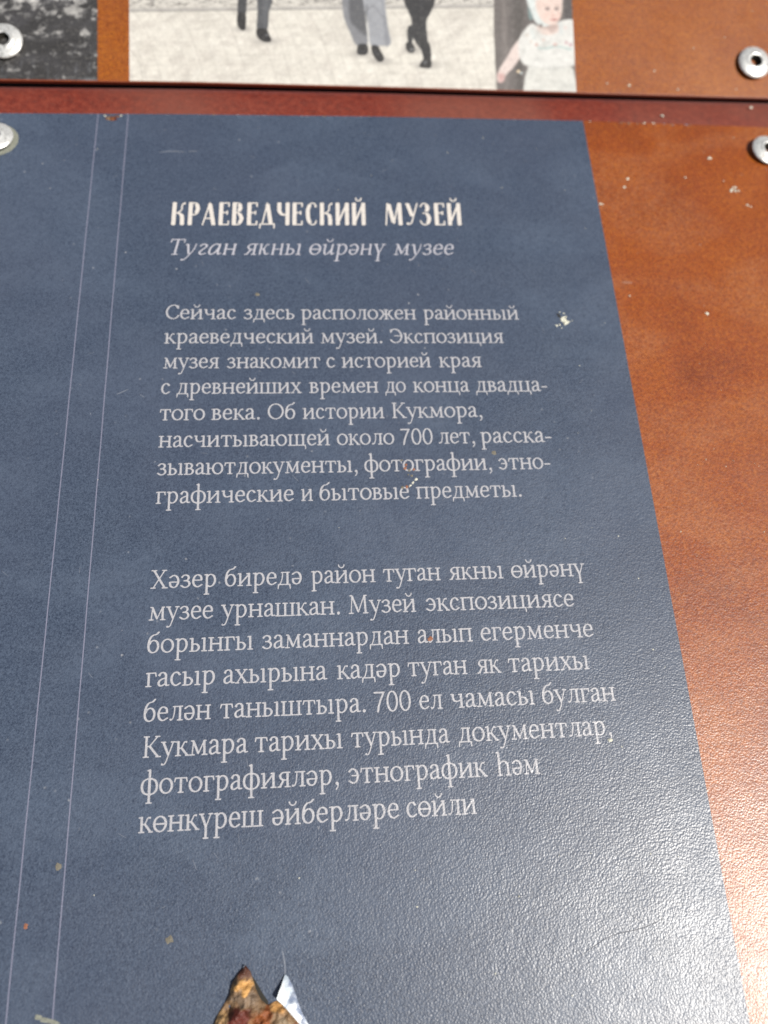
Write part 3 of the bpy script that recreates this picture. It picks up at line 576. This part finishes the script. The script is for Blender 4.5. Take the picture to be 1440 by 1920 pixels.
    c.ell(1026.5, 16.5, 4.2, 2.8, (104, 92, 92), 1.7, .9); c.ell(1043.5, 16.5, 3.6, 2.8, (104, 92, 92), 1.7, .9)
    c.line([(1021, 11), (1026, 9.5), (1032, 11)], .6, (176, 150, 140), 1.4, .6); c.line([(1039, 10.5), (1044, 9.5), (1048, 11)], .6, (176, 150, 140), 1.4, .6)
    c.line([(1036, 18), (1037, 27), (1040, 28)], .7, (212, 172, 160), 1.6, .7)
    c.ell(1036.5, 29.5, 3, 1.2, (192, 144, 134), 1.4, .7)
    c.ell(1039, 36.8, 5.6, 2.0, (172, 104, 100), 1.4, .85)
    c.ell(1024, 30, 5, 5, (236, 190, 178), 4, .5); c.ell(1047, 30, 3, 5, (236, 190, 178), 3, .5)
    # embroidery
    for x, y, r, col in ((1006, 84, 2.6, (206, 150, 136)), (1019, 75, 2.4, (220, 182, 168)), (1041, 84, 3.2, (216, 142, 132)), (1062, 80, 2.4, (190, 132, 142)), (988, 66, 2.2, (214, 196, 180)), (1070, 84, 2.4, (180, 110, 130)), (1060, 52, 2.6, (224, 196, 190)), (996, 78, 1.6, (214, 190, 170))):
        c.ell(x, y, r, r * .9, col, 1.6, .8)
    c.line([(1010, 90), (1024, 91), (1044, 87), (1070, 93)], 1.6, (158, 186, 184), 2, .75)
    c.line([(996, 56), (1002, 72)], 3, (208, 216, 214), 2, .7); c.line([(1050, 44), (1052, 62)], 3.5, (206, 212, 212), 2, .7)
    c.line([(990, 124), (1026, 129), (1066, 125)], 1.2, (196, 196, 192), 2, .7)
    s = fbm(U, V, 12, 16, 61); c.lay(np.clip((U - 976) / 5, 0, 1) * np.clip((V - 50) / 8, 0, 1) * np.clip((s - .45) * 3.5, 0, 1) * .4, (184, 186, 182))
    s = fbm(U, V, 10, 8, 63); c.C = c.C * (1 + (s[..., None] - .5) * .14)
    c.ell(972, 134, 3.2, 2.6, (238, 214, 178), 1.2); c.ell(977, 137, 2.4, 1.8, (214, 226, 226), 1.2)
    return c.C + (fbm(U, V, 3, 3, 71)[..., None] - .5) * 26

def paint_dark(U, V):
    c = Canvas(U, V, (30, 31, 35))
    s = fbm(U, V, 36, 22, 5, 5); c.lay(np.clip((s - .42) * 3, 0, 1) * .5, (78, 78, 84))
    b = np.clip(1 - np.abs(V - 18) / 22, 0, 1) + .8 * np.clip(1 - np.abs(V - 62) / 16, 0, 1) + 1.0 * np.clip(1 - np.abs(V - 103 - 2 * np.sin(U / 13)) / 8, 0, 1) + np.clip((8 - V) / 10, 0, 1)
    s = fbm(U, V, 16, 12, 15, 5); c.lay(np.clip((s * (.7 + .32 * b) - .47) * 9, 0, 1) * .8, (190, 188, 184))
    s = fbm(U, V, 20, 9, 25, 4); c.lay(np.clip((s - .58) * 8, 0, 1) * .7 * np.clip(b, 0, 1), (230, 228, 222))
    s = fbm(U, V, 5, 26, 35, 3); c.lay(np.clip((s - .6) * 6, 0, 1) * np.clip((V - 108) / 12, 0, 1) * .5, (130, 134, 142))
    s = fbm(U, V, 3, 3, 45, 2); c.lay(np.clip((s - .5) * 3, 0, 1) * .35, (20, 20, 24))
    c.ell(168, 152, 14, 5, (176, 182, 186), 5, .7)
    return c.C + (fbm(U, V, 2.5, 2.5, 55)[..., None] - .5) * 34

# ------------------------------------------------------------------ solid sheet following a curved bottom or top edge
def sheet(name, xs, ylo, yhi, z0, z1, mat, parent, ny=1):
    """plate between the polylines ylo(x) and yhi(x), thickness z0..z1"""
    V = []; F = []
    for z in (z0, z1):
        for x, a, b in zip(xs, ylo, yhi): V += [(x, a, z), (x, b, z)]
    n = len(xs); o = 2 * n
    for i in range(n - 1):
        a, b, c, d = 2 * i, 2 * i + 1, 2 * i + 3, 2 * i + 2
        F.append((o + a, o + d, o + c, o + b)); F.append((a, b, c, d))
        F.append((a, d, o + d, o + a)); F.append((b, o + b, o + c, c))
    F.append((0, o, o + 1, 1)); e = 2 * n - 2; F.append((e, e + 1, o + e + 1, o + e))
    return mesh_obj(name, V, F, mat, parent)
def flat(name, xs, ylo, yhi, z, mat, parent):
    V = []; F = []
    for x, a, b in zip(xs, ylo, yhi): V += [(x, a, z), (x, b, z)]
    for i in range(len(xs) - 1): F.append((2 * i, 2 * i + 2, 2 * i + 3, 2 * i + 1))
    return mesh_obj(name, V, F, mat, parent)

XL, XR = -78., 226.
# ------------------------------------------------------------------ backing frame seen through the joint
frame = thing('backing_frame', 'dark brown steel rail behind the narrow joint between the two panels', 'frame', SIGN)
def box(x0, x1, y0, y1, z0, z1):
    V = [(x, y, z) for z in (z0, z1) for y in (y0, y1) for x in (x0, x1)]
    return V, [(0, 2, 3, 1), (4, 5, 7, 6), (0, 1, 5, 4), (2, 6, 7, 3), (0, 4, 6, 2), (1, 3, 7, 5)]
v, f = box(XL, XR, 74, 112, -34, -9); mesh_obj('rail', v, f, M_FRAME, frame)
v, f = box(XL, XR, -206, -188, -20, -1.4); mesh_obj('rail', v, f, M_FRAME, frame)
for xa in (-77, 196):
    v, f = box(xa, xa + 26, -188, 74, -20, -1.4); mesh_obj('stile', v, f, M_FRAME, frame)

# ------------------------------------------------------------------ lower panel
low = thing('text_panel', 'lower metal panel printed blue and orange with Russian and Tatar museum text', 'information panel', SIGN)
bx = [XL, -53.9, 4.6, 66, 132.6, 197.3, XR]
by = [74.5, 75.1, 76.6, 77.6, 78.0, 77.1, 76.6]           # line where the print ends and the bare folded edge begins
def bandy(x): return float(np.interp(x, bx, by))
# sheet proper
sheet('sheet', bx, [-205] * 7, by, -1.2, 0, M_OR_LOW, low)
# bare folded edge: falls away, then turns down into the joint
gx = np.linspace(XL, XR, 60)
gb = np.interp(gx, [XL, -55, 4, 66, 131, 200, XR], [85.9, 86.2, 87.5, 88.0, 88.0, 88.3, 88.3])
prof = [(0, 0), (.12, -.03), (.3, -.22), (.5, -.5), (.68, -.85), (.82, -1.25), (.91, -1.7), (.97, -2.2), (1.0, -2.8), (1.02, -4.2), (1.02, -8.5)]
V = []; F = []
for x, g in zip(gx, gb):
    y0 = bandy(x)
    for t, z in prof:
        t_y = y0 + (g - y0) * t
        # keep the fold's outline on the line of the joint as it sinks
        V.append((x, t_y + (t_y + 129.3) * (-z) / 189 * .9, z))
m = len(prof)
for i in range(len(gx) - 1):
    for j in range(m - 1):
        F.append((i * m + j, (i + 1) * m + j, (i + 1) * m + j + 1, i * m + j + 1))
band = mesh_obj('folded_edge', V, F, M_BAND, low, smooth=True)
band['label'] = 'bare red-brown folded top edge'
# blue print
px = [XL, -53.9, -30, 4.6, 40, 66, 100, 132.6]
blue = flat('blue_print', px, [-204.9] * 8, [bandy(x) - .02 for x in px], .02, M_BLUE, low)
# thin printed rules
for xa in (-24.3, -15.1):
    n_ = 40; V = []; F = []
    for k in range(n_):
        y = -204 + (bandy(xa) - .1 + 204) * k / (n_ - 1); j = .05 * math.sin(k * 1.7) * .5
        V += [(xa - .14 + j, y, .04), (xa + .14 + j, y, .04)]
        if k: F.append((2 * k - 2, 2 * k - 1, 2 * k + 1, 2 * k))
    o = mesh_obj('printed_rule', V, F, M_RULE, blue)
# writing
text_line(['КРАЕВЕДЧЕСКИЙ', 'МУЗЕЙ'], 'title', 32.95, [0, 58.26, 64.18, 87.97], .84, M_TITLE, blue, .045, 'title_line', .0145)
text_line(['Туган', 'якны', 'өйрәнү', 'музее'], 'italic', 22.15, [.16, 19.43, 21.56, 38.35, 40.79, 63.94, 66.04, 84.58], .40, M_ITAL, blue, .045, 'subtitle_line', .0102)
LINES = [
('Сейчас здесь расположен районный',0.0,[-0.15, 19.57, 21.66, 36.15, 38.05, 71.44, 73.62, 101.98]),
('краеведческий музей. Экспозиция',-8.0,[-0.12, 41.5, 43.52, 61.08, 63.34, 96.54]),
('музея знакомит с историей края',-16.0,[-0.04, 15.14, 17.24, 43.2, 44.95, 47.36, 49.23, 74.63, 76.97, 89.27]),
('с древнейших времен до конца двадца-',-24.0,[-0.25, 2.19, 3.89, 37.92, 39.96, 59.22, 61.08, 66.92, 69.01, 85.09, 86.83, 107.53]),
('того века. Об истории Кукмора,',-32.0,[-0.26, 11.73, 13.43, 26.4, 28.56, 35.99, 38.01, 60.45, 62.61, 87.83]),
('насчитывающей около 700 лет, расска-',-40.0,[-0.18, 45.26, 47.14, 62.77, 64.52, 73.38, 75.0, 85.02, 86.72, 106.71]),
('зываютдокументы, фотографии, этно-',-48.0,[-0.17, 52.36, 54.26, 88.96, 90.89, 105.36]),
('графические и бытовые предметы.',-56.0,[-0.07, 35.33, 37.26, 40.37, 42.1, 65.88, 67.73, 96.28]),
('Хәзер биредә район туган якны өйрәнү',-78.5,[-0.2, 15.8, 17.96, 37.12, 39.47, 55.77, 57.77, 72.53, 74.74, 88.86, 91.04, 110.69]),
('музее урнашкан. Музей экспозициясе',-86.5,[-0.2, 15.28, 17.13, 46.46, 48.63, 65.67, 68.15, 106.57]),
('борынгы заманнардан алып егерменче',-94.5,[-0.17, 25.08, 27.18, 63.32, 65.57, 79.38, 81.51, 110.5]),
('гасыр ахырына кадәр туган як тарихы',-102.5,[-0.14, 16.1, 18.1, 42.93, 45.25, 60.66, 62.59, 77.34, 79.73, 85.88, 87.64, 108.22]),
('белән таныштыра. 700 ел чамасы булган',-110.5,[-0.15, 15.37, 17.46, 51.86, 53.94, 62.85, 64.91, 70.56, 72.56, 93.34, 95.3, 113.76]),
('Кукмара тарихы турында документлар,',-118.5,[0.15, 24.13, 25.62, 46.09, 48.14, 71.67, 73.69, 111.4]),
('фотографияләр, этнографик һәм',-126.5,[0.08, 44.89, 47.11, 80.05, 82.26, 92.7]),
('көнкүреш әйберләре сөйли',-134.5,[0.04, 27.66, 29.6, 58.56, 60.29, 76.67]),
]
for t_, y_, x_ in LINES:
    text_line(t_.split(' '), 'roman', y_, x_, 3.36 / 10, M_TEXT, blue, .045)

# ------------------------------------------------------------------ rivets
def lathe(prof, n=48):
    V = []; F = []
    for r, z in prof:
        for k in range(n):
            a = 2 * math.pi * k / n; V.append((r * math.cos(a), r * math.sin(a), z))
    for i in range(len(prof) - 1):
        for k in range(n): F.append((i * n + k, i * n + (k + 1) % n, (i + 1) * n + (k + 1) % n, (i + 1) * n + k))
    return V, F
RP = [(2.6, -1.5), (2.6, .8), (4.9, .8), (5.5, .86), (5.75, 1.0), (5.8, 1.15), (5.65, 1.38), (5.15, 1.66), (4.5, 1.9), (3.7, 2.1), (3.3, 2.17), (3.1, 2.3), (2.75, 2.4), (2.3, 2.38), (2.1, 2.2)]
def rivet(x, y, parent, rx=0, ry=0, zo=0, sc=1.):
    v, f = lathe([(r * sc, z * sc) for r, z in RP])
    o = mesh_obj('rivet', v, f, M_METAL, parent, smooth=True, loc=(x, y, zo))
    o.rotation_euler = (rx, ry, random.random() * 6)
    v, f = lathe([(2.1 * sc, 2.2 * sc), (1.98 * sc, 1.9 * sc), (1.9 * sc, .4), (1.1 * sc, -.6), (.01, -.7)], 24)
    mesh_obj('rivet_pin', v, f, M_DARK, o, smooth=True)
    return o
a = rivet(193.9, 65.9, low, .05, -.1, .1, .98); a['label'] = 'scratched rivet slightly tilted'
b = rivet(-54.0, 64.6, low, .0, .03, 0, .97)
# pale ring round the left rivet
rr = random.Random(3); V = []; F = []
for k in range(64):
    t = 2 * math.pi * k / 64; R1 = 6.5 + .3 * math.sin(2 * t + 1) + rr.uniform(-.1, .1)
    V += [(-54 + 5 * math.cos(t), 64.6 + 5 * math.sin(t), .05), (-53.9 + R1 * math.cos(t), 64.2 + R1 * math.sin(t), .05)]
    F.append((2 * k, 2 * k + 1, (2 * k + 3) % 128, (2 * k + 2) % 128))
mesh_obj('stain_ring', V, F, M_STAIN, low)

# ------------------------------------------------------------------ upper panel
up = thing('photo_panel', 'upper orange metal panel printed with two old photographs', 'information panel', UPPER)
ux = [XL, -55.6, 4.2, 66.6, 131.6, 200.4, XR]; uy = [-1.2, -.88, .05, .28, .32, .38, .4]
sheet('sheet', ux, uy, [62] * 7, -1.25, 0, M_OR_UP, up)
# worn bright arris along the bottom edge, and the cut edge itself
V = []; F = []; ex = np.linspace(XL, XR, 120)
for x in ex:
    y = float(np.interp(x, ux, uy)); j = .05 * math.sin(x * .9) + .04 * math.sin(x * 2.3)
    V += [(x, y + .28 + j, .03), (x, y - .05, -.02), (x, y - .06, -1.27)]
for i in range(len(ex) - 1):
    F += [(3 * i + 1, 3 * i + 4, 3 * i + 3, 3 * i), (3 * i + 2, 3 * i + 5, 3 * i + 4, 3 * i + 1)]
o = mesh_obj('cut_edge', V, F, M_EDGE, up)
lip = ([XL, -55.6, 4.2, 66.6, 131.6, 200.4], [y + .3 for y in (-1.2, -.88, .05, .28, .32, .38)])
s_ = print_grid('street_photograph', -15.6, 132.1, .3, 50, .27, .03, paint_street, up, lip)
s_['label'] = 'printed photograph of walkers on pale paving with a child in a white bonnet'
s_ = print_grid('dark_photograph', XL + .5, -25.55, 0, 50, .3, .03, paint_dark, up, lip)
s_['label'] = 'printed dark mottled black-and-white photograph'
rivet(195.6, 12.45, up, 0, -.04)
rivet(-54.1, 11.4, up, 0, 0)

# ------------------------------------------------------------------ chips and scratches, each a small raised or bare fleck
def fleck(x, y, r, parent, mat=None, h=.25, seed=0, name='paint_chip', asp=1., ang=0.):
    rs = random.Random(seed + int(x * 7 + y * 13)); n = 9; V = [(0, 0, h)]; F = []
    ca, sa = math.cos(ang), math.sin(ang)
    for ring, (k, hh) in enumerate(((.55, .8), (1., .0))):
        for i in range(n):
            t = 2 * math.pi * i / n + rs.uniform(-.2, .2); q = r * k * rs.uniform(.6, 1.25)
            u, v = q * math.cos(t) * asp, q * math.sin(t)
            V.append((u * ca - v * sa, u * sa + v * ca, hh * h * rs.uniform(.5, 1.2)))
    for i in range(n):
        j = (i + 1) % n
        F.append((0, 1 + i, 1 + j)); F.append((1 + i, 1 + n + i, 1 + n + j, 1 + j))
    return mesh_obj(name, V, F, mat or M_CHIP, parent, loc=(x, y, .05))
for x, y, r in ((173.5, 62.9, .75), (160.2, 2.2, .6), (144, 53.7, .5), (142.4, 50.2, .5), (163.6, 54.6, .35), (176.5, 53.5, .25), (133.2, 43.3, .45), (133.9, 43.1, .3), (182.4, 43.6, .45), (183.4, 43.0, .35), (171.3, -2, .12), (150, -46, .2), (158, -46.5, .2), (164, -47.5, .15), (137, 8.5, .3)):
    fleck(x, y, r, low)
for k in range(9):
    fleck(179.3 + random.uniform(-1.4, 1.9), 50.2 + random.uniform(-1.0, .9) - .2 * k * .2, random.uniform(.35, .6), low, seed=k)
fleck(160.6, 81.0, .6, low, M_CHIP, .4); fleck(193.3, 85.9, .6, low, M_CHIP, .4)
fleck(137.1, 13.3, .6, low, M_CHIPO, .05, asp=3.5)
# struck spot on the blue: a dented crater with a torn white rim
fleck(115.4, .2, 1.3, low, M_CHIP, .45, 3); fleck(115.9, -1.2, .7, low, M_CHIP, .5, 4, ang=.8, asp=1.6)
fleck(114.2, 1.3, .45, low, M_DARK, .08, 4, 'dent', 2.0, -1.0)
fleck(115.9, .3, .32, low, M_DARK, .62, 6, 'dent')
for dx, dy, r in ((-2.4, -2.3, .4), (-1.4, -2.1, .35), (1.6, -1.0, .3), (-.8, 2.4, .28), (.4, 1.9, .3), (-1, -3.1, .22), (2.6, -.6, .2)): fleck(115.4 + dx, .2 + dy, r, low, M_CHIP, .15)
fleck(90, -43, .8, low, M_CHIPT, .08); fleck(25.5, 8.3, .6, low, M_CHIPT, .1, asp=1.4)
fleck(68.7, -93.5, .6, low, M_CHIPO, .12, asp=1.3); fleck(-16.5, -140.3, .75, low, M_CHIPT, .1); fleck(-22.2, -151.5, .5, low, M_CHIPO, .1)
fleck(7.9, -156, .8, low, M_CHIPT, .15, asp=1.2); fleck(110.9, -119.6, .45, low, M_CHIP, .3, asp=1.6); fleck(84.5, -152.2, .25, low)
# flaked patch between two lines of text
for x, y, r, mt in ((65.4, -46.2, .45, M_CHIPO), (64.4, -44.8, .3, M_CHIPT), (66.3, -47.8, .35, M_CHIPT), (67.5, -47.6, .35, M_CHIPO), (66.9, -49.4, .35, M_CHIPT), (68.0, -50.4, .4, M_CHIP), (67.1, -51.4, .35, M_CHIP), (66.3, -52.2, .35, M_CHIP), (65.4, -52.6, .45, M_CHIPO), (64.2, -52.7, .4, M_CHIPT), (66.0, -49, .25, M_CHIPT), (65.2, -47.2, .4, M_CHIPO)):
    fleck(x, y, r, low, mt, .12, asp=1.25, ang=.8)
# rusty nick at the top edge of the blue
fleck(-20.4, 74.0, 1.0, low, M_RUST, .2, asp=2.2, name='rust_nick'); fleck(-20.9, 74.1, .5, low, M_CHIPT, .4, asp=1.6); fleck(-18.6, 74.9, .6, low, M_RUST, .15, asp=1.4, name='rust_nick')
fleck(-22.2, 75.0, .35, low, M_CHIP, .3); fleck(-17.2, 75.2, .35, low, M_CHIP, .3)
# pale chipping along that edge
for k in range(46):
    x = random.uniform(-70, 126) if k < 30 else random.uniform(134, 170)
    fleck(x, bandy(x) - random.uniform(.0, .5), random.uniform(.1, .25), low, random.choice((M_CHIPT, M_PAPER, M_CHIP if k >= 30 else M_PAPER)), .06, k, asp=random.uniform(1.2, 3))
for x, y, r in ((196.7, 32.2, .25), (174.5, 17.7, .3), (150.8, 3.5, .5), (160, 9, .3), (143, 4.0, .35), (186, 22, .25), (168, 2.5, .35), (189, 3.2, .3)): fleck(x, y, r, up)
# scraped streak at the bottom left
fleck(-15.8, -169.2, .5, low, M_STAIN, .05, asp=4.2, ang=-.25, name='scrape'); fleck(-11.5, -170.6, .35, low, M_PAPER, .05, asp=4, ang=-.3, name='scrape'); fleck(-18, -168.4, .5, low, M_STAIN, .06, asp=1.6, name='scrape')
# hairline scratches
def scratch_or_highlight(pts, wd, mat, parent=low):
    p = smooth_pts(pts); V = []; F = []
    for k, q in enumerate(p):
        d = np.array(p[min(k + 1, len(p) - 1)]) - np.array(p[max(k - 1, 0)]); d = d / (np.hypot(*d) + 1e-9)
        ww = wd * (.4 + .6 * math.sin(math.pi * k / (len(p) - 1)))
        V += [(q[0] - d[1] * ww, q[1] + d[0] * ww, .06), (q[0] + d[1] * ww, q[1] - d[0] * ww, .06)]
        if k: F.append((2 * k - 2, 2 * k - 1, 2 * k + 1, 2 * k))
    return mesh_obj('scratch_or_highlight', V, F, mat, parent)
scratch_or_highlight([(96.5, -165), (104, -161.5), (112, -160.2), (117, -158.6)], .07, M_SCR)
scratch_or_highlight([(109, -157), (113, -160)], .06, M_SCR)
scratch_or_highlight([(-5, 60.6), (-1, 61.2), (3, 61)], .16, M_PAPER); scratch_or_highlight([(4, 61.2), (7, 61.5)], .14, M_PAPER)
scratch_or_highlight([(-47, -44), (-43, -42), (-41, -38)], .14, M_PAPER)
scratch_or_highlight([(-12, -24), (-9, -22.5)], .12, M_PAPER)
rs = random.Random(11)
for k in range(150):        # tiny pale nicks, denser on the right-hand side
    x = 128 - abs(rs.gauss(0, 55)); y = rs.uniform(-178, 72)
    if x > -48 and not (-2 < x < 113 and (-60 < y < 44 or -140 < y < -70)): fleck(x, y, rs.uniform(.07, .2), low, rs.choice((M_CHIP, M_PAPER)), .05, k, 'nick')
for k in range(40): fleck(rs.uniform(136, 190), rs.uniform(-120, 74), rs.uniform(.06, .17), low, M_CHIP, .05, k, 'nick')
for k in range(70):
    x = rs.uniform(-45, 128); y = rs.uniform(-175, 70); a_ = rs.uniform(-.9, .9) + (2.4 if k % 3 else 0); L_ = rs.uniform(.7, 2.6)
    scratch_or_highlight([(x, y), (x + L_ * .5 * math.cos(a_), y + L_ * .5 * math.sin(a_) + rs.uniform(-.1, .1)), (x + L_ * math.cos(a_), y + L_ * math.sin(a_))], rs.uniform(.03, .07), M_PAPER)

# ------------------------------------------------------------------ torn, rusted burst at the bottom
def relief(name, outline, step, hfun, mat, parent, z=.05, smooth=True):
    xs = np.arange(min(p[0] for p in outline) - step, max(p[0] for p in outline) + 2 * step, step)
    ys = np.arange(min(p[1] for p in outline) - step, max(p[1] for p in outline) + 2 * step, step)
    X, Y = np.meshgrid(xs, ys); D = poly_sdf(X, Y, outline)
    V2, P = mesh_field(D + 1e-6, xs, ys)
    # split merged runs so that the surface can carry relief
    V = []; F = []; key = {}
    def vid(x, y):
        k = (round(x, 4), round(y, 4))
        if k not in key:
            key[k] = len(V); V.append((x, y))
        return key[k]
    for p in P:
        pts = [V2[i] for i in p]
        if len(pts) == 4 and abs(pts[1][0] - pts[0][0]) > step * 1.5:
            n = int(round((pts[1][0] - pts[0][0]) / step))
            for i in range(n):
                x0 = pts[0][0] + i * step; x1 = x0 + step
                F.append((vid(x0, pts[0][1]), vid(x1, pts[0][1]), vid(x1, pts[2][1]), vid(x0, pts[2][1])))
        else: F.append(tuple(vid(*q) for q in pts))
    A = np.array(V); D = np.maximum(0, -poly_sdf(A[:, 0], A[:, 1], outline)); H = hfun(A[:, 0], A[:, 1], D)
    V = [(p[0], p[1], z + h) for p, h in zip(V, H)]
    return mesh_obj(name, V, F, mat, parent, smooth=smooth)
hole = [(24.9, -163.2), (26.2, -164.9), (27.6, -167.2), (28.9, -168.9), (28.4, -170.2), (26.2, -170.2), (25.2, -167)]
relief('tear_gap', hole, .5, lambda x, y, d: d * 0, M_DARK, low, .04)
rust = [(23.9, -161.7), (22.6, -162.9), (21.2, -164.8), (20.7, -166.8), (19.6, -168.6), (18.2, -170.6), (17.2, -173), (16, -178), (17, -184), (24, -187), (33, -186), (38.5, -181), (37.6, -176.5), (35.6, -173.4), (33.8, -171.2), (32.2, -169.4), (31.2, -168.7), (30, -168.9), (28.6, -169.4), (27.3, -168.4), (26.3, -166.6), (25.6, -164.6), (25.0, -162.9)]
def hr(x, y, d):
    q = fbm(x, y, 3.2, 2.6, 77, 4) - .5
    return np.where(d > 1e-6, .1 + np.minimum(1., d / 1.1) ** .6 * (1.2 + 4.5 * q), 0)
ro = relief('rust_burst', rust, .2, hr, M_RUSTP, low)
def tint(o, base, patches, seed):
    n = len(o.data.vertices); co = np.zeros(n * 3); o.data.vertices.foreach_get('co', co); co = co.reshape(-1, 3) / MM
    x, y = co[:, 0], co[:, 1]; w1 = fbm(x, y, 2.2, 1.8, seed, 4) - .5; w2 = fbm(x, y, 1.6, 2., seed + 9, 4) - .5
    C = np.array(base, float) * (1 + .5 * w1[:, None])
    for cx, cy, rx, ry, col, a in patches:
        d = np.hypot((x + 3.2 * w1 - cx) / rx, (y + 3.2 * w2 - cy) / ry); m_ = np.clip((1.15 - d) / .4, 0, 1) * a
        C = C * (1 - m_[:, None]) + np.array(col, float) * (1 + .5 * w2[:, None]) * m_[:, None]
    C = np.clip(C, 0, 255) / 255; L = ((C + .055) / 1.055) ** 2.4
    at = o.data.color_attributes.new('print', 'FLOAT_COLOR', 'POINT')
    at.data.foreach_set('color', np.concatenate([L, np.ones((n, 1))], 1).astype(np.float32).ravel())
tint(ro, (132, 104, 74), [(23.9, -162.8, 1.6, 1.5, (84, 46, 30), 1), (23, -165.5, 2.6, 1.1, (206, 156, 92), 1), (23.6, -168.0, 3, 1.1, (124, 104, 84), 1),
     (22.6, -171.6, 2.6, 2.2, (92, 34, 22), 1), (27.6, -171.2, 2.2, 1.8, (134, 74, 34), 1), (31.0, -169.8, 1.9, 1.0, (204, 152, 90), 1), (18.8, -171.5, 1.3, 2.2, (178, 142, 96), .9),
     (26.5, -176, 2.6, 3, (70, 26, 18), 1), (32, -173.4, 2.0, 1.8, (150, 132, 106), .9), (34.8, -174.6, 1.0, 2.4, (90, 48, 36), .9), (29, -180, 6, 3, (120, 66, 34), 1)], 91)
fleck(23.7, -161.9, .4, low, M_PAPER, .6, 2)
film = [(32.3, -163.9), (31.6, -165.8), (30.6, -168.1), (31.9, -169.3), (33.4, -171), (35.2, -173), (37.4, -176.3), (38.6, -180), (39.4, -179.6), (38.4, -175.8), (37.0, -173.2), (35.9, -171.4), (35.0, -169.2), (34.1, -166.6), (33.0, -164.6)]
def hf(x, y, d):
    # the film curls up towards its torn left-hand edge
    edge = np.interp(-y, [163.9, 168.1, 171, 176.3, 180], [33.0, 35.1, 36.6, 38.8, 39.6])
    t = np.maximum(0., edge - x); return .02 + .24 * t ** 1.3 + (.5 * (fbm(x, y, 1.6, 2.2, 88, 3) - .4)) * np.minimum(1, t / .8)
fo = relief('torn_film', film, .2, hf, M_FILMP, low, .06)
tint(fo, (112, 124, 146), [(31.4, -168.2, 1.7, 3.0, (228, 236, 238), 1), (32.6, -165.6, .8, 2.2, (196, 208, 216), .9), (34.2, -171.6, 1.5, 2.6, (232, 236, 236), 1), (37.4, -176.5, 1.4, 4, (226, 230, 230), 1)], 47)
scratch_or_highlight([(32.4, -164), (32.2, -161.6), (31.8, -159.6)], .16, M_PAPER)  # crease above the flap: its highlight painted as a thin pale strip
